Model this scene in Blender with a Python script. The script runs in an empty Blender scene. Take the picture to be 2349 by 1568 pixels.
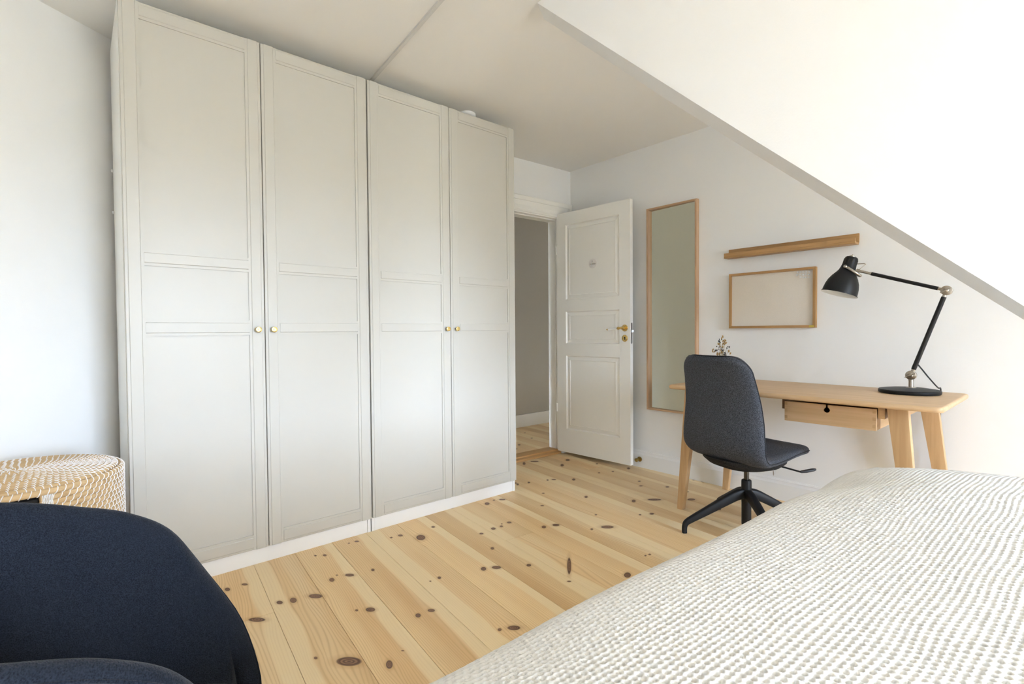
import bpy, bmesh, math, random
import numpy as np
from mathutils import Vector, Matrix
random.seed(7)
R = math.radians
scene = bpy.context.scene
COL = scene.collection

# ------------------------------------------------------------------ camera
YAW, PITCH, ROLL, EYE, FPX = .7155, .0219, -.0078, 1.043, 1152.08
fwd = Vector((math.sin(YAW)*math.cos(PITCH), math.cos(YAW)*math.cos(PITCH), -math.sin(PITCH)))
rgt = Vector((math.cos(YAW), -math.sin(YAW), 0))
upv = rgt.cross(fwd)
r2 = rgt*math.cos(ROLL) + upv*math.sin(ROLL)
u2 = -rgt*math.sin(ROLL) + upv*math.cos(ROLL)
cam = bpy.data.cameras.new('camera')
cam.sensor_width = 36.0
cam.lens = FPX/2349*36.0
cam.clip_start = .02
camo = bpy.data.objects.new('camera', cam)
COL.objects.link(camo)
camo.matrix_world = Matrix(((r2.x, u2.x, -fwd.x, 0), (r2.y, u2.y, -fwd.y, 0), (r2.z, u2.z, -fwd.z, EYE), (0, 0, 0, 1)))
scene.camera = camo

# ------------------------------------------------------------------ world and daylight
w = bpy.data.worlds.new('sky'); scene.world = w; w.use_nodes = True
wt = w.node_tree; bgn = wt.nodes['Background']
wtc = wt.nodes.new('ShaderNodeTexCoord'); wsp = wt.nodes.new('ShaderNodeSeparateXYZ'); wrp = wt.nodes.new('ShaderNodeValToRGB')
wt.links.new(wtc.outputs['Generated'], wsp.inputs[0]); wt.links.new(wsp.outputs[2], wrp.inputs[0]); wt.links.new(wrp.outputs[0], bgn.inputs[0])
# bright overcast sky over a darker street
els = wrp.color_ramp.elements
els[0].position = 0.0; els[0].color = (.14, .15, .145, 1)
els[1].position = .06; els[1].color = (.65, .79, 1.0, 1)
bgn.inputs[1].default_value = 29.0

def portal(name, x0, x1, z0, z1, y):
    l = bpy.data.lights.new(name, 'AREA'); l.shape = 'RECTANGLE'; l.size = x1-x0; l.size_y = z1-z0
    l.cycles.is_portal = True
    o = bpy.data.objects.new(name, l); COL.objects.link(o)
    o.location = ((x0+x1)/2, y, (z0+z1)/2); o.rotation_euler = (R(90), 0, 0)
    return o
WIN = [(.46, 1.42, .42, 2.06), (1.66, 2.28, .42, 1.95)]      # dormer window behind the camera, and a second added for fill light
YF = -2.70                                                      # inner face of that wall
for i, (x0, x1, z0, z1) in enumerate(WIN): portal('window_daylight', x0, x1, z0, z1, YF-.11)
# unseen fill light added for the hall beyond the door
hl = bpy.data.lights.new('hall_fill_light', 'POINT'); hl.energy = .5; hl.color = (1.0, .86, .68); hl.shadow_soft_size = .12
hlo = bpy.data.objects.new('hall_fill_light', hl); COL.objects.link(hlo); hlo.location = (4.6, 3.5, 2.1)

vs = scene.view_settings
vs.view_transform = 'Standard'; vs.look = 'None'; vs.gamma = 1.0; vs.use_curve_mapping = False
vs.exposure = 1.52
try:
    scene.cycles.use_denoising = True
    scene.cycles.max_bounces = 7; scene.cycles.diffuse_bounces = 6; scene.cycles.glossy_bounces = 3
    scene.cycles.use_adaptive_sampling = True; scene.cycles.adaptive_threshold = .14; scene.cycles.adaptive_min_samples = 32
    scene.cycles.caustics_reflective = False; scene.cycles.caustics_refractive = False
    scene.cycles.sample_clamp_indirect = 8
except Exception:
    pass

# ------------------------------------------------------------------ mesh helpers
def link(name, me, mat=None, parent=None, M=None):
    o = bpy.data.objects.new(name, me); COL.objects.link(o)
    if mat is not None:
        for m in (mat if isinstance(mat, (list, tuple)) else [mat]): me.materials.append(m)
    if parent is not None: o.parent = parent
    if M is not None: o.matrix_local = M
    return o
def fin(bm, name, mat, parent=None, M=None, smooth=None):
    bmesh.ops.recalc_face_normals(bm, faces=bm.faces)
    me = bpy.data.meshes.new(name); bm.to_mesh(me); bm.free()
    if smooth is not None:
        for p in me.polygons: p.use_smooth = True
        if smooth < 180: me.set_sharp_from_angle(angle=R(smooth))
    return link(name, me, mat, parent, M)
def box(bm, a, b, T=None):
    x0, y0, z0 = [min(p, q) for p, q in zip(a, b)]; x1, y1, z1 = [max(p, q) for p, q in zip(a, b)]
    co = [(x0,y0,z0),(x1,y0,z0),(x1,y1,z0),(x0,y1,z0),(x0,y0,z1),(x1,y0,z1),(x1,y1,z1),(x0,y1,z1)]
    v = [bm.verts.new(T @ Vector(c) if T else c) for c in co]
    for f in ((0,3,2,1),(4,5,6,7),(0,1,5,4),(1,2,6,5),(2,3,7,6),(3,0,4,7)): bm.faces.new([v[i] for i in f])
    return v
def bev(bm, w, seg=2, faces=None):
    bmesh.ops.bevel(bm, geom=list(bm.edges), offset=w, segments=seg, affect='EDGES', profile=.7, clamp_overlap=True)
def rbox(name, a, b, mat, parent=None, M=None, bw=.003, seg=2):
    bm = bmesh.new(); box(bm, a, b)
    if bw: bev(bm, bw, seg)
    return fin(bm, name, mat, parent, M, 40 if bw else None)
def prism(bm, poly, z0, z1, fn=None):
    """extrude 2-D polygon; fn(x,y,h)->3-D"""
    fn = fn or (lambda x, y, h: (x, y, h))
    a = [bm.verts.new(fn(x, y, z0)) for x, y in poly]; b = [bm.verts.new(fn(x, y, z1)) for x, y in poly]
    n = len(poly)
    bm.faces.new(a[::-1]); bm.faces.new(b)
    for i in range(n): bm.faces.new((a[i], a[(i+1) % n], b[(i+1) % n], b[i]))
def lathe(bm, prof, seg=32, T=None, cap=True):
    rings = []
    for r, z in prof:
        rings.append([bm.verts.new((T @ Vector(c)) if T else c) for c in [(r*math.cos(2*math.pi*i/seg), r*math.sin(2*math.pi*i/seg), z) for i in range(seg)]])
    for a, b in zip(rings, rings[1:]):
        for i in range(seg): bm.faces.new((a[i], a[(i+1) % seg], b[(i+1) % seg], b[i]))
    if cap:
        bm.faces.new(rings[0][::-1]); bm.faces.new(rings[-1])
def frames(pts, closed=False):
    pts = [Vector(p) for p in pts]; n = len(pts); T = []
    for i in range(n):
        if closed: t = pts[(i+1) % n]-pts[i-1]
        else: t = pts[min(i+1, n-1)]-pts[max(i-1, 0)]
        T.append(t.normalized())
    up = Vector((0, 0, 1)) if abs(T[0].z) < .9 else Vector((1, 0, 0))
    N = [(up - T[0]*up.dot(T[0])).normalized()]
    for i in range(1, n):
        v = N[-1] - T[i]*N[-1].dot(T[i]); N.append(v.normalized())
    return pts, T, N
def tube(bm, pts, rad, seg=10, closed=False, sq=None):
    """round tube; rad scalar or list; sq=(w,h) superellipse half sizes along (binormal, normal)"""
    P, T, N = frames(pts, closed); rings = []
    for i, p in enumerate(P):
        r = rad[i] if isinstance(rad, (list, tuple)) else rad
        B = T[i].cross(N[i]); ring = []
        for k in range(seg):
            a = 2*math.pi*k/seg; c, s = math.cos(a), math.sin(a)
            if sq:
                c = math.copysign(abs(c)**.5, c); s = math.copysign(abs(s)**.5, s)
                h = sq[i] if isinstance(sq, list) else sq
                ring.append(bm.verts.new(p + B*c*h[0] + N[i]*s*h[1]))
            else: ring.append(bm.verts.new(p + (B*c + N[i]*s)*r))
        rings.append(ring)
    m = len(rings)
    for j in range(m if closed else m-1):
        a, b = rings[j], rings[(j+1) % m]
        for k in range(seg): bm.faces.new((a[k], a[(k+1) % seg], b[(k+1) % seg], b[k]))
    if not closed: bm.faces.new(rings[0][::-1]); bm.faces.new(rings[-1])
def mitre(bm, a0, a1, b0, b1, prof, fn, closed=True):
    """mitred frame round rectangle a0..a1 x b0..b1; prof = closed polygon of (outward, height); fn(a,b,h)->3-D"""
    cs = [(a0, b0, -1, -1), (a0, b1, -1, 1), (a1, b1, 1, 1), (a1, b0, 1, -1)]
    rings = []
    for i, (a, b, sa, sb) in enumerate(cs):
        if not closed and sb < 0: sb = 0
        rings.append([bm.verts.new(fn(a+sa*d, b+sb*d, h)) for d, h in prof])
    n = len(prof)
    for j in range(4 if closed else 3):
        p, q = rings[j], rings[(j+1) % 4]
        for k in range(n): bm.faces.new((p[k], p[(k+1) % n], q[(k+1) % n], q[k]))
    if not closed: bm.faces.new(rings[0][::-1]); bm.faces.new(rings[3])
def grid_mesh(name, P, mat, parent=None, wrapu=False, smooth=True, M=None):
    """P: array (nu,nv,3)"""
    nu, nv = P.shape[:2]
    me = bpy.data.meshes.new(name)
    me.vertices.add(nu*nv); me.vertices.foreach_set('co', P.reshape(-1).astype(np.float32))
    iu = np.arange(nu if wrapu else nu-1); iv = np.arange(nv-1)
    U, V = np.meshgrid(iu, iv, indexing='ij'); U2 = (U+1) % nu
    q = np.stack([U*nv+V, U2*nv+V, U2*nv+V+1, U*nv+V+1], -1).reshape(-1, 4)
    n = len(q); me.loops.add(n*4); me.polygons.add(n)
    me.loops.foreach_set('vertex_index', q.reshape(-1).astype(np.int32))
    me.polygons.foreach_set('loop_start', np.arange(0, n*4, 4, dtype=np.int32))
    me.polygons.foreach_set('use_smooth', np.full(n, smooth))
    me.update(calc_edges=True); me.validate()
    return link(name, me, mat, parent, M)
def empty(name, loc=(0, 0, 0), M=None):
    o = bpy.data.objects.new(name, None); COL.objects.link(o); o.empty_display_size = .05
    if M is not None: o.matrix_world = M
    else: o.location = loc
    return o
def tag(o, label=None, cat=None, group=None, kind=None):
    if label: o['label'] = label
    if cat: o['category'] = cat
    if group: o['group'] = group
    if kind: o['kind'] = kind
    return o
def copy_tree(o, parent=None):
    c = o.copy(); COL.objects.link(c)
    if parent is not None: c.parent = parent
    for ch in o.children: copy_tree(ch, c)
    return c
def spline(pts, n):
    """Catmull-Rom through pts -> n samples (numpy)"""
    p = np.array(pts, float); m = len(p); t = np.linspace(0, m-1, n); out = []
    for v in t:
        i = min(int(v), m-2); f = v-i
        a, b, c, d = p[max(i-1, 0)], p[i], p[i+1], p[min(i+2, m-1)]
        out.append(.5*((2*b)+(c-a)*f+(2*a-5*b+4*c-d)*f*f+(3*b-a-3*c+d)*f**3))
    return np.array(out)

# ------------------------------------------------------------------ materials
def newmat(name):
    m = bpy.data.materials.new(name); m.use_nodes = True
    nt = m.node_tree; return m, nt, nt.nodes['Principled BSDF']
def nd(nt, t, **kw):
    n = nt.nodes.new(t)
    for k, v in kw.items():
        if k.startswith('i_'):
            key = k[2:]; n.inputs[int(key) if key.isdigit() else key].default_value = v
        else: setattr(n, k, v)
    return n
def mth(nt, op, a, b=None, c=None):
    n = nt.nodes.new('ShaderNodeMath'); n.operation = op
    for i, v in enumerate((a, b, c)):
        if v is None: continue
        if isinstance(v, (int, float)): n.inputs[i].default_value = v
        else: nt.links.new(v, n.inputs[i])
    return n.outputs[0]
def ramp(nt, fac, stops):
    n = nt.nodes.new('ShaderNodeValToRGB'); e = n.color_ramp.elements
    while len(e) < len(stops): e.new(.5)
    for k, (p, c) in zip(e, stops): k.position = p; k.color = (*c, 1)
    nt.links.new(fac, n.inputs[0]); return n.outputs[0]
def mixc(nt, f, a, b):
    n = nt.nodes.new('ShaderNodeMix'); n.data_type = 'RGBA'
    for s, v in ((n.inputs[0], f), (n.inputs[6], a), (n.inputs[7], b)):
        if isinstance(v, (int, float)): s.default_value = v
        elif isinstance(v, tuple): s.default_value = (*v, 1)
        else: nt.links.new(v, s)
    return n.outputs[2]
def simple(name, col, rough=.5, metal=0, bump=None, vary=0, spec=.5, sheen=0):
    m, nt, b = newmat(name)
    b.inputs['Base Color'].default_value = (*col, 1); b.inputs['Roughness'].default_value = rough
    b.inputs['Metallic'].default_value = metal; b.inputs['Specular IOR Level'].default_value = spec
    if sheen: b.inputs['Sheen Weight'].default_value = sheen
    tc = nd(nt, 'ShaderNodeTexCoord')
    if vary:
        n = nd(nt, 'ShaderNodeTexNoise', i_Scale=3.0, i_Detail=4.0); nt.links.new(tc.outputs['Object'], n.inputs['Vector'])
        lo = tuple(c*(1-vary) for c in col)
        nt.links.new(ramp(nt, n.outputs[0], [(.3, lo), (.7, col)]), b.inputs['Base Color'])
    if bump:
        n = nd(nt, 'ShaderNodeTexNoise', i_Scale=bump[0], i_Detail=3.0); nt.links.new(tc.outputs['Object'], n.inputs['Vector'])
        bp = nd(nt, 'ShaderNodeBump', i_Strength=bump[1], i_Distance=bump[2] if len(bump) > 2 else .002)
        nt.links.new(n.outputs[0], bp.inputs['Height']); nt.links.new(bp.outputs[0], b.inputs['Normal'])
    return m
def wood(name, light, dark, axis='Y', rough=.45, scale=1.0):
    m, nt, b = newmat(name)
    tc = nd(nt, 'ShaderNodeTexCoord'); mp = nd(nt, 'ShaderNodeMapping')
    s = {'X': (1.3, 22, 22), 'Y': (22, 1.3, 22), 'Z': (22, 22, 1.3)}[axis]
    mp.inputs['Scale'].default_value = tuple(v*scale for v in s)
    oi = nd(nt, 'ShaderNodeObjectInfo'); cb = nd(nt, 'ShaderNodeCombineXYZ')
    o10 = mth(nt, 'MULTIPLY', oi.outputs['Random'], 9.0)
    for i in range(3): nt.links.new(o10, cb.inputs[i])
    nt.links.new(cb.outputs[0], mp.inputs['Location'])
    nt.links.new(tc.outputs['Object'], mp.inputs['Vector'])
    n1 = nd(nt, 'ShaderNodeTexNoise', i_Scale=1.0, i_Detail=5.0, i_Roughness=.6, i_Distortion=.35); nt.links.new(mp.outputs[0], n1.inputs['Vector'])
    mp2 = nd(nt, 'ShaderNodeMapping'); mp2.inputs['Scale'].default_value = tuple(4.5 for v in s); nt.links.new(mp.outputs[0], mp2.inputs['Vector'])
    n2 = nd(nt, 'ShaderNodeTexNoise', i_Scale=1.0, i_Detail=2.0); nt.links.new(mp2.outputs[0], n2.inputs['Vector'])
    f = mth(nt, 'ADD', mth(nt, 'MULTIPLY', n1.outputs[0], .8), mth(nt, 'MULTIPLY', n2.outputs[0], .25))
    nt.links.new(ramp(nt, f, [(.36, dark), (.52, tuple((a+c)/2 for a, c in zip(light, dark))), (.66, light)]), b.inputs['Base Color'])
    b.inputs['Roughness'].default_value = rough; b.inputs['Specular IOR Level'].default_value = .35
    bp = nd(nt, 'ShaderNodeBump', i_Strength=.12, i_Distance=.001); nt.links.new(f, bp.inputs['Height']); nt.links.new(bp.outputs[0], b.inputs['Normal'])
    return m
def fabric(name, dark, light, scale, contrast=.12, bump=.5, weave=None, sheen=.2):
    m, nt, b = newmat(name)
    tc = nd(nt, 'ShaderNodeTexCoord')
    mp = nd(nt, 'ShaderNodeMapping'); mp.inputs['Scale'].default_value = weave or (1, 1, 1)
    nt.links.new(tc.outputs['Object'], mp.inputs['Vector'])
    n = nd(nt, 'ShaderNodeTexNoise', i_Scale=scale, i_Detail=3.0, i_Roughness=.7); nt.links.new(mp.outputs[0], n.inputs['Vector'])
    v = nd(nt, 'ShaderNodeTexVoronoi', i_Scale=scale*.8); nt.links.new(mp.outputs[0], v.inputs['Vector'])
    f = mth(nt, 'ADD', mth(nt, 'MULTIPLY', n.outputs[0], .7), mth(nt, 'MULTIPLY', v.outputs['Distance'], .35))
    nt.links.new(ramp(nt, f, [(.5-contrast, dark), (.5+contrast, light)]), b.inputs['Base Color'])
    b.inputs['Roughness'].default_value = .95; b.inputs['Specular IOR Level'].default_value = .1
    b.inputs['Sheen Weight'].default_value = sheen; b.inputs['Sheen Roughness'].default_value = .4
    bp = nd(nt, 'ShaderNodeBump', i_Strength=bump, i_Distance=.002); nt.links.new(f, bp.inputs['Height']); nt.links.new(bp.outputs[0], b.inputs['Normal'])
    return m

WALL = simple('wall_paint', (.87, .865, .855), .85, bump=(160, .12, .002), spec=.2)
CEIL = simple('ceiling_paint', (.86, .84, .81), .9, bump=(120, .1, .002), spec=.15)
TRIMW = simple('white_gloss_paint', (.92, .905, .86), .42)
BASEW = simple('baseboard_paint', (.86, .855, .84), .45)
GREIGE = simple('greige_lacquer', (.56, .54, .488), .38, spec=.4)
CARC = simple('carcass_foil', (.85, .84, .79), .45)
PLINTH = simple('white_foil', (.92, .92, .92), .35)
DARK = simple('dark_gap', (.03, .025, .02), .9)
BRASS = simple('polished_brass', (.80, .58, .22), .18, 1.0)
OLDBRASS = simple('aged_brass', (.42, .29, .09), .25, 1.0)
PORC = simple('white_porcelain', (.85, .85, .86), .15)
STEEL = simple('brushed_steel', (.42, .42, .43), .3, 1.0)
NICKEL = simple('satin_nickel', (.44, .40, .345), .32, 1.0)
BLACKM = simple('black_metal', (.009, .009, .010), .45, spec=.28)
BLACKP = simple('black_plastic', (.018, .018, .02), .5)
LINER = simple('white_enamel', (.85, .85, .83), .4)
OAK = wood('oak_desk', (.68, .47, .275), (.55, .36, .19), 'Y')
OAKX = wood('oak_end', (.58, .39, .21), (.46, .29, .14), 'X')
OAKZ = wood('oak_leg', (.68, .46, .25), (.51, .32, .155), 'Z', scale=.8)
PALEOAKZ = wood('pale_oak_upright', (.60, .40, .25), (.47, .30, .175), 'Z', scale=1.6)
PALEOAKY = wood('pale_oak_rail', (.58, .385, .24), (.45, .285, .165), 'Y', scale=1.6)
HONEY = wood('honey_oak_rail', (.50, .29, .12), (.36, .20, .075), 'Y', scale=1.4)
HONEYZ = wood('honey_oak_upright', (.50, .29, .12), (.36, .20, .075), 'Z', scale=1.4)
SILL = wood('oak_threshold', (.62, .36, .145), (.46, .25, .09), 'X')
NAVY = fabric('navy_wool', (.0055, .0068, .0105), (.022, .0265, .0375), 650, .16, .7, (1, .45, 1), .08)
MELANGE = fabric('charcoal_melange', (.014, .0155, .019), (.098, .105, .125), 420, .12, .35, None, .06)
LINEN = fabric('beige_linen', (.70, .635, .55), (.80, .735, .65), 600, .2, .15, None, 0)
COTTON = simple('white_cotton', (.71, .695, .67), .95, bump=(900, .3, .001), spec=.05)
RATTAN = wood('seagrass', (.66, .47, .26), (.50, .33, .16), 'X', scale=2.2, rough=.6)
THREAD = simple('white_cord', (.86, .84, .83), .7)

mm, nt, b = newmat('mirror_glass')
b.inputs['Base Color'].default_value = (.93, .935, .83, 1); b.inputs['Metallic'].default_value = 1; b.inputs['Roughness'].default_value = .02
MIRROR = mm

# pine boards: one material each, its own knots (object coordinates, metres)
def knot_group():
    g = bpy.data.node_groups.new('knot', 'ShaderNodeTree'); I = g.interface
    for n, t in (('Vector', 'NodeSocketVector'), ('Centre', 'NodeSocketVector'), ('Angle', 'NodeSocketFloat'), ('Scale', 'NodeSocketVector'), ('Reach', 'NodeSocketFloat')):
        I.new_socket(n, in_out='INPUT', socket_type=t)
    I.new_socket('D', in_out='OUTPUT', socket_type='NodeSocketFloat'); I.new_socket('W', in_out='OUTPUT', socket_type='NodeSocketFloat')
    gi = g.nodes.new('NodeGroupInput'); go = g.nodes.new('NodeGroupOutput'); L = g.links
    sub = nd(g, 'ShaderNodeVectorMath', operation='SUBTRACT'); L.new(gi.outputs[0], sub.inputs[0]); L.new(gi.outputs[1], sub.inputs[1])
    rot = nd(g, 'ShaderNodeVectorRotate', rotation_type='Z_AXIS'); L.new(sub.outputs[0], rot.inputs['Vector']); L.new(gi.outputs[2], rot.inputs['Angle'])
    mul = nd(g, 'ShaderNodeVectorMath', operation='MULTIPLY'); L.new(rot.outputs[0], mul.inputs[0]); L.new(gi.outputs[3], mul.inputs[1])
    ln = nd(g, 'ShaderNodeVectorMath', operation='LENGTH'); L.new(mul.outputs[0], ln.inputs[0]); L.new(ln.outputs['Value'], go.inputs[0])
    l2 = nd(g, 'ShaderNodeVectorMath', operation='LENGTH'); mu2 = nd(g, 'ShaderNodeVectorMath', operation='MULTIPLY')
    mu2.inputs[1].default_value = (1.0, .42, 0); L.new(sub.outputs[0], mu2.inputs[0]); L.new(mu2.outputs[0], l2.inputs[0])
    q = mth(g, 'DIVIDE', l2.outputs['Value'], gi.outputs[4]); e = mth(g, 'POWER', 2.718, mth(g, 'MULTIPLY', mth(g, 'MULTIPLY', q, q), -1.0))
    sp = nd(g, 'ShaderNodeSeparateXYZ'); L.new(sub.outputs[0], sp.inputs[0])
    L.new(mth(g, 'MULTIPLY', mth(g, 'MULTIPLY', sp.outputs[0], e), -.72), go.inputs[1])
    return g
KG = knot_group()
def pine(knots, seed, width, tint=0.0, flip=False):
    rs = random.Random(seed)
    m, nt, b = newmat('pine_board'); L = nt.links
    tc = nd(nt, 'ShaderNodeTexCoord'); sp = nd(nt, 'ShaderNodeSeparateXYZ'); L.new(tc.outputs['Object'], sp.inputs[0])
    fl = nd(nt, 'ShaderNodeCombineXYZ'); L.new(sp.outputs[0], fl.inputs[0]); L.new(sp.outputs[1], fl.inputs[1])
    x = sp.outputs[0]; dmin = None
    for (kx, ky, ra, rb, an) in knots:
        g = nt.nodes.new('ShaderNodeGroup'); g.node_tree = KG; L.new(fl.outputs[0], g.inputs[0])
        g.inputs[1].default_value = (kx, ky, 0); g.inputs[2].default_value = -an; g.inputs[3].default_value = (1/ra, 1/rb, 0)
        g.inputs[4].default_value = max(.02, (ra*rb)**.5*2.2)
        x = mth(nt, 'ADD', x, g.outputs[1])
        dmin = g.outputs[0] if dmin is None else mth(nt, 'MINIMUM', dmin, g.outputs[0])
    off = rs.uniform(0, 50)
    cw = nd(nt, 'ShaderNodeCombineXYZ'); L.new(x, cw.inputs[0]); L.new(sp.outputs[1], cw.inputs[1]); cw.inputs[2].default_value = off
    def noise(sx, sy, det, rough=.5):
        mp = nd(nt, 'ShaderNodeMapping'); mp.inputs['Scale'].default_value = (sx, sy, 1); L.new(cw.outputs[0], mp.inputs['Vector'])
        n = nd(nt, 'ShaderNodeTexNoise', i_Scale=1.0, i_Detail=det, i_Roughness=rough); L.new(mp.outputs[0], n.inputs['Vector']); return n.outputs[0]
    broad = noise(9, .55, 2.0); fine = noise(140, 2.2, 3.0)
    ph = mth(nt, 'ADD', mth(nt, 'MULTIPLY', x, rs.uniform(520, 760)), mth(nt, 'MULTIPLY', noise(10, .7, 2.0), 46))
    lines = mth(nt, 'POWER', mth(nt, 'MULTIPLY_ADD', mth(nt, 'SINE', ph), .5, .5), 3.0)
    sc = rs.uniform(.93, 1.05)
    light = (.88*sc, .67*sc*(1-tint*.3), .40*sc*(1-tint)); mid = (.83*sc, .585*sc, .31*sc); dark = (.715*sc, .455*sc, .215*sc)
    col = ramp(nt, broad, [(.30, light), (.52, mid), (.74, dark)])
    col = mixc(nt, mth(nt, 'MULTIPLY', lines, mth(nt, 'MULTIPLY', fine, .62)), col, (.50*sc, .285*sc, .105*sc))
    # pale sapwood strip along one edge
    edge = mth(nt, 'MULTIPLY', x, -1.0 if flip else 1.0)
    wob = mth(nt, 'MULTIPLY_ADD', noise(1.0, 1.1, 1.0), .05, rs.uniform(.018, .05))
    sap = nt.nodes.new('ShaderNodeMapRange'); sap.inputs[1].default_value = -.004; sap.inputs[2].default_value = .006
    L.new(mth(nt, 'SUBTRACT', mth(nt, 'ADD', edge, wob), width/2*.98), sap.inputs[0])
    col = mixc(nt, mth(nt, 'MULTIPLY', sap.outputs[0], .78), col, mixc(nt, mth(nt, 'MULTIPLY', lines, .18), (.91, .73, .455), (.80, .58, .31)))
    if dmin is not None:
        halo = nt.nodes.new('ShaderNodeMapRange'); halo.inputs[1].default_value = 1.9; halo.inputs[2].default_value = 1.0; L.new(dmin, halo.inputs[0])
        col = mixc(nt, mth(nt, 'MULTIPLY', halo.outputs[0], .4), col, (.50, .27, .10))
        core = nt.nodes.new('ShaderNodeMapRange'); core.inputs[1].default_value = 1.05; core.inputs[2].default_value = .88; L.new(dmin, core.inputs[0])
        rings = mth(nt, 'MULTIPLY_ADD', mth(nt, 'SINE', mth(nt, 'ADD', mth(nt, 'MULTIPLY', dmin, 20.0), mth(nt, 'MULTIPLY', fine, 6.0))), .5, .5)
        kc = mixc(nt, rings, (.125, .058, .032), (.30, .155, .080))
        rimn = nt.nodes.new('ShaderNodeMapRange'); rimn.inputs[1].default_value = .66; rimn.inputs[2].default_value = .9; L.new(dmin, rimn.inputs[0])
        kc = mixc(nt, mth(nt, 'MULTIPLY', rimn.outputs[0], .7), kc, (.085, .038, .022))
        col = mixc(nt, core.outputs[0], col, kc)
    L.new(col, b.inputs['Base Color'])
    b.inputs['Roughness'].default_value = .42; b.inputs['Specular IOR Level'].default_value = .3
    return m

# ------------------------------------------------------------------ the room
W, HC = 3.24, 2.404                       # right wall, ceiling height
BA = math.atan2(-.0458, .9989)            # the back wall runs a little askew
BW = Matrix.Translation((3.24, 2.947, 0)) @ Matrix.Rotation(BA, 4, 'Z')   # local x along the wall, y outwards
S = lambda o, lab=None: tag(o, lab, kind='structure')

# ceiling, with the batten over a board joint
bm = bmesh.new(); box(bm, (-1.42, YF-.12, HC), (3.40, 3.30, HC+.1))
S(fin(bm, 'ceiling', CEIL))
bm = bmesh.new()
a, c = Vector((1.02, .30)), Vector((1.262, 2.86)); d = (c-a).normalized(); n = Vector((d.y, -d.x))*.008
prism(bm, [tuple(a-n), tuple(a+n), tuple(c+n), tuple(c-n)], HC-.011, HC)
S(fin(bm, 'trim_1', simple('seam_shade_strip', (.66, .645, .62), .8)))  # batten coloured grey to paint in the seam's shadow gap

# back wall with the door opening
DX0, DX1, DH = -.86, -.115, 2.005
bm = bmesh.new()
box(bm, (-3.05, 0, 0), (DX0, .13, HC)); box(bm, (DX1, 0, 0), (.18, .13, HC)); box(bm, (DX0, 0, DH), (DX1, .13, HC))
bw_o = S(fin(bm, 'wall_back', WALL, None, BW))
# right (gable) wall
bm = bmesh.new(); box(bm, (W, YF-.12, 0), (W+.14, 2.95, HC)); S(fin(bm, 'wall_right', WALL))
# angled wall left of the wardrobe, and the left wall beyond the frame
bm = bmesh.new()
wd = Vector((.833, .553)); wn = Vector((-.553, .833)); p0 = Vector((.142, 2.978)); a = p0 - wd*1.78; c = p0 + wd*.172
prism(bm, [tuple(a), tuple(c), tuple(c+wn*.1), tuple(a+wn*.1)], 0, HC)
S(fin(bm, 'wall_left', WALL))
bm = bmesh.new(); box(bm, (-1.42, YF-.12, 0), (-1.31, 2.05, HC)); S(fin(bm, 'wall_far_left', WALL))
# front (dormer) wall with openings for the window and the added fill window
bm = bmesh.new()
xs = [-1.42] + [v for q in WIN for v in q[:2]] + [W+.14]
for i in range(0, len(xs), 2): box(bm, (xs[i], YF-.12, 0), (xs[i+1], YF, HC))
for x0, x1, z0, z1 in WIN: box(bm, (x0, YF-.12, 0), (x1, YF, z0)); box(bm, (x0, YF-.12, z1), (x1, YF, HC))
S(fin(bm, 'wall_front', WALL))
for i, (x0, x1, z0, z1) in enumerate(WIN):
    fr = S(empty('window_%d' % (i+1)))  # the second window is unseen, added to light the right side
    bm = bmesh.new(); mitre(bm, x0, x1, z0, z1, [(0, 0), (0, .06), (-.05, .06), (-.05, 0)], lambda p, q, h: (p, YF-.10+h, q)); fin(bm, 'window_frame', TRIMW, fr)
    rbox('mullion', ((x0+x1)/2-.025, YF-.095, z0+.05), ((x0+x1)/2+.025, YF-.05, z1-.05), TRIMW, fr)
    rbox('window_sill', (x0-.06, YF, z0-.03), (x1+.06, YF+.12, z0), TRIMW, fr, bw=.006)

# dormer cheek wall above the foot of the bed, its visible lower edge cut along the roof pitch
XC0, XC1 = 1.476, 1.574
bm = bmesh.new()
lo0 = [(1.533, HC+.01), (.831, 1.763), (.624, 1.572), (.156, 1.147), (-.02, .985), (-1.0, .985), (-1.0, 0), (YF, 0), (YF, HC+.01)]  # unseen rear: opened low to pass window light, solid further back to block it
lo1 = [(1.592, HC+.01), (.975, 1.843), (.666, 1.566), (.207, 1.157), (.0, .975), (-1.0, .975), (-1.0, 0), (YF, 0), (YF, HC+.01)]
va = [bm.verts.new((XC0, y, z)) for y, z in lo0]; vb = [bm.verts.new((XC1, y, z)) for y, z in lo1]
k = len(va)
bm.faces.new(va); bm.faces.new(vb[::-1])
for i in range(k): bm.faces.new((va[i], vb[i], vb[(i+1) % k], va[(i+1) % k]))
S(fin(bm, 'wall_dormer', WALL))
# hall beyond the door
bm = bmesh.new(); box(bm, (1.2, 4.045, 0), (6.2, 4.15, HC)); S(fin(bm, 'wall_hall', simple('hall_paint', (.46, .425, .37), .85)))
bm = bmesh.new(); box(bm, (1.1, 3.25, 0), (1.2, 4.15, HC)); box(bm, (6.1, 2.95, 0), (6.2, 4.15, HC)); box(bm, (3.38, 2.92, 0), (6.2, 3.0, HC)); S(fin(bm, 'wall_hall_end', WALL))
bm = bmesh.new(); box(bm, (1.1, 2.95, HC+.001), (6.2, 4.15, HC+.1)); S(fin(bm, 'ceiling_hall', CEIL))
rbox('baseboard_hall', (1.2, 4.025, 0), (6.1, 4.045, .135), BASEW, bw=.004)
S(bpy.data.objects['baseboard_hall'])

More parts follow.
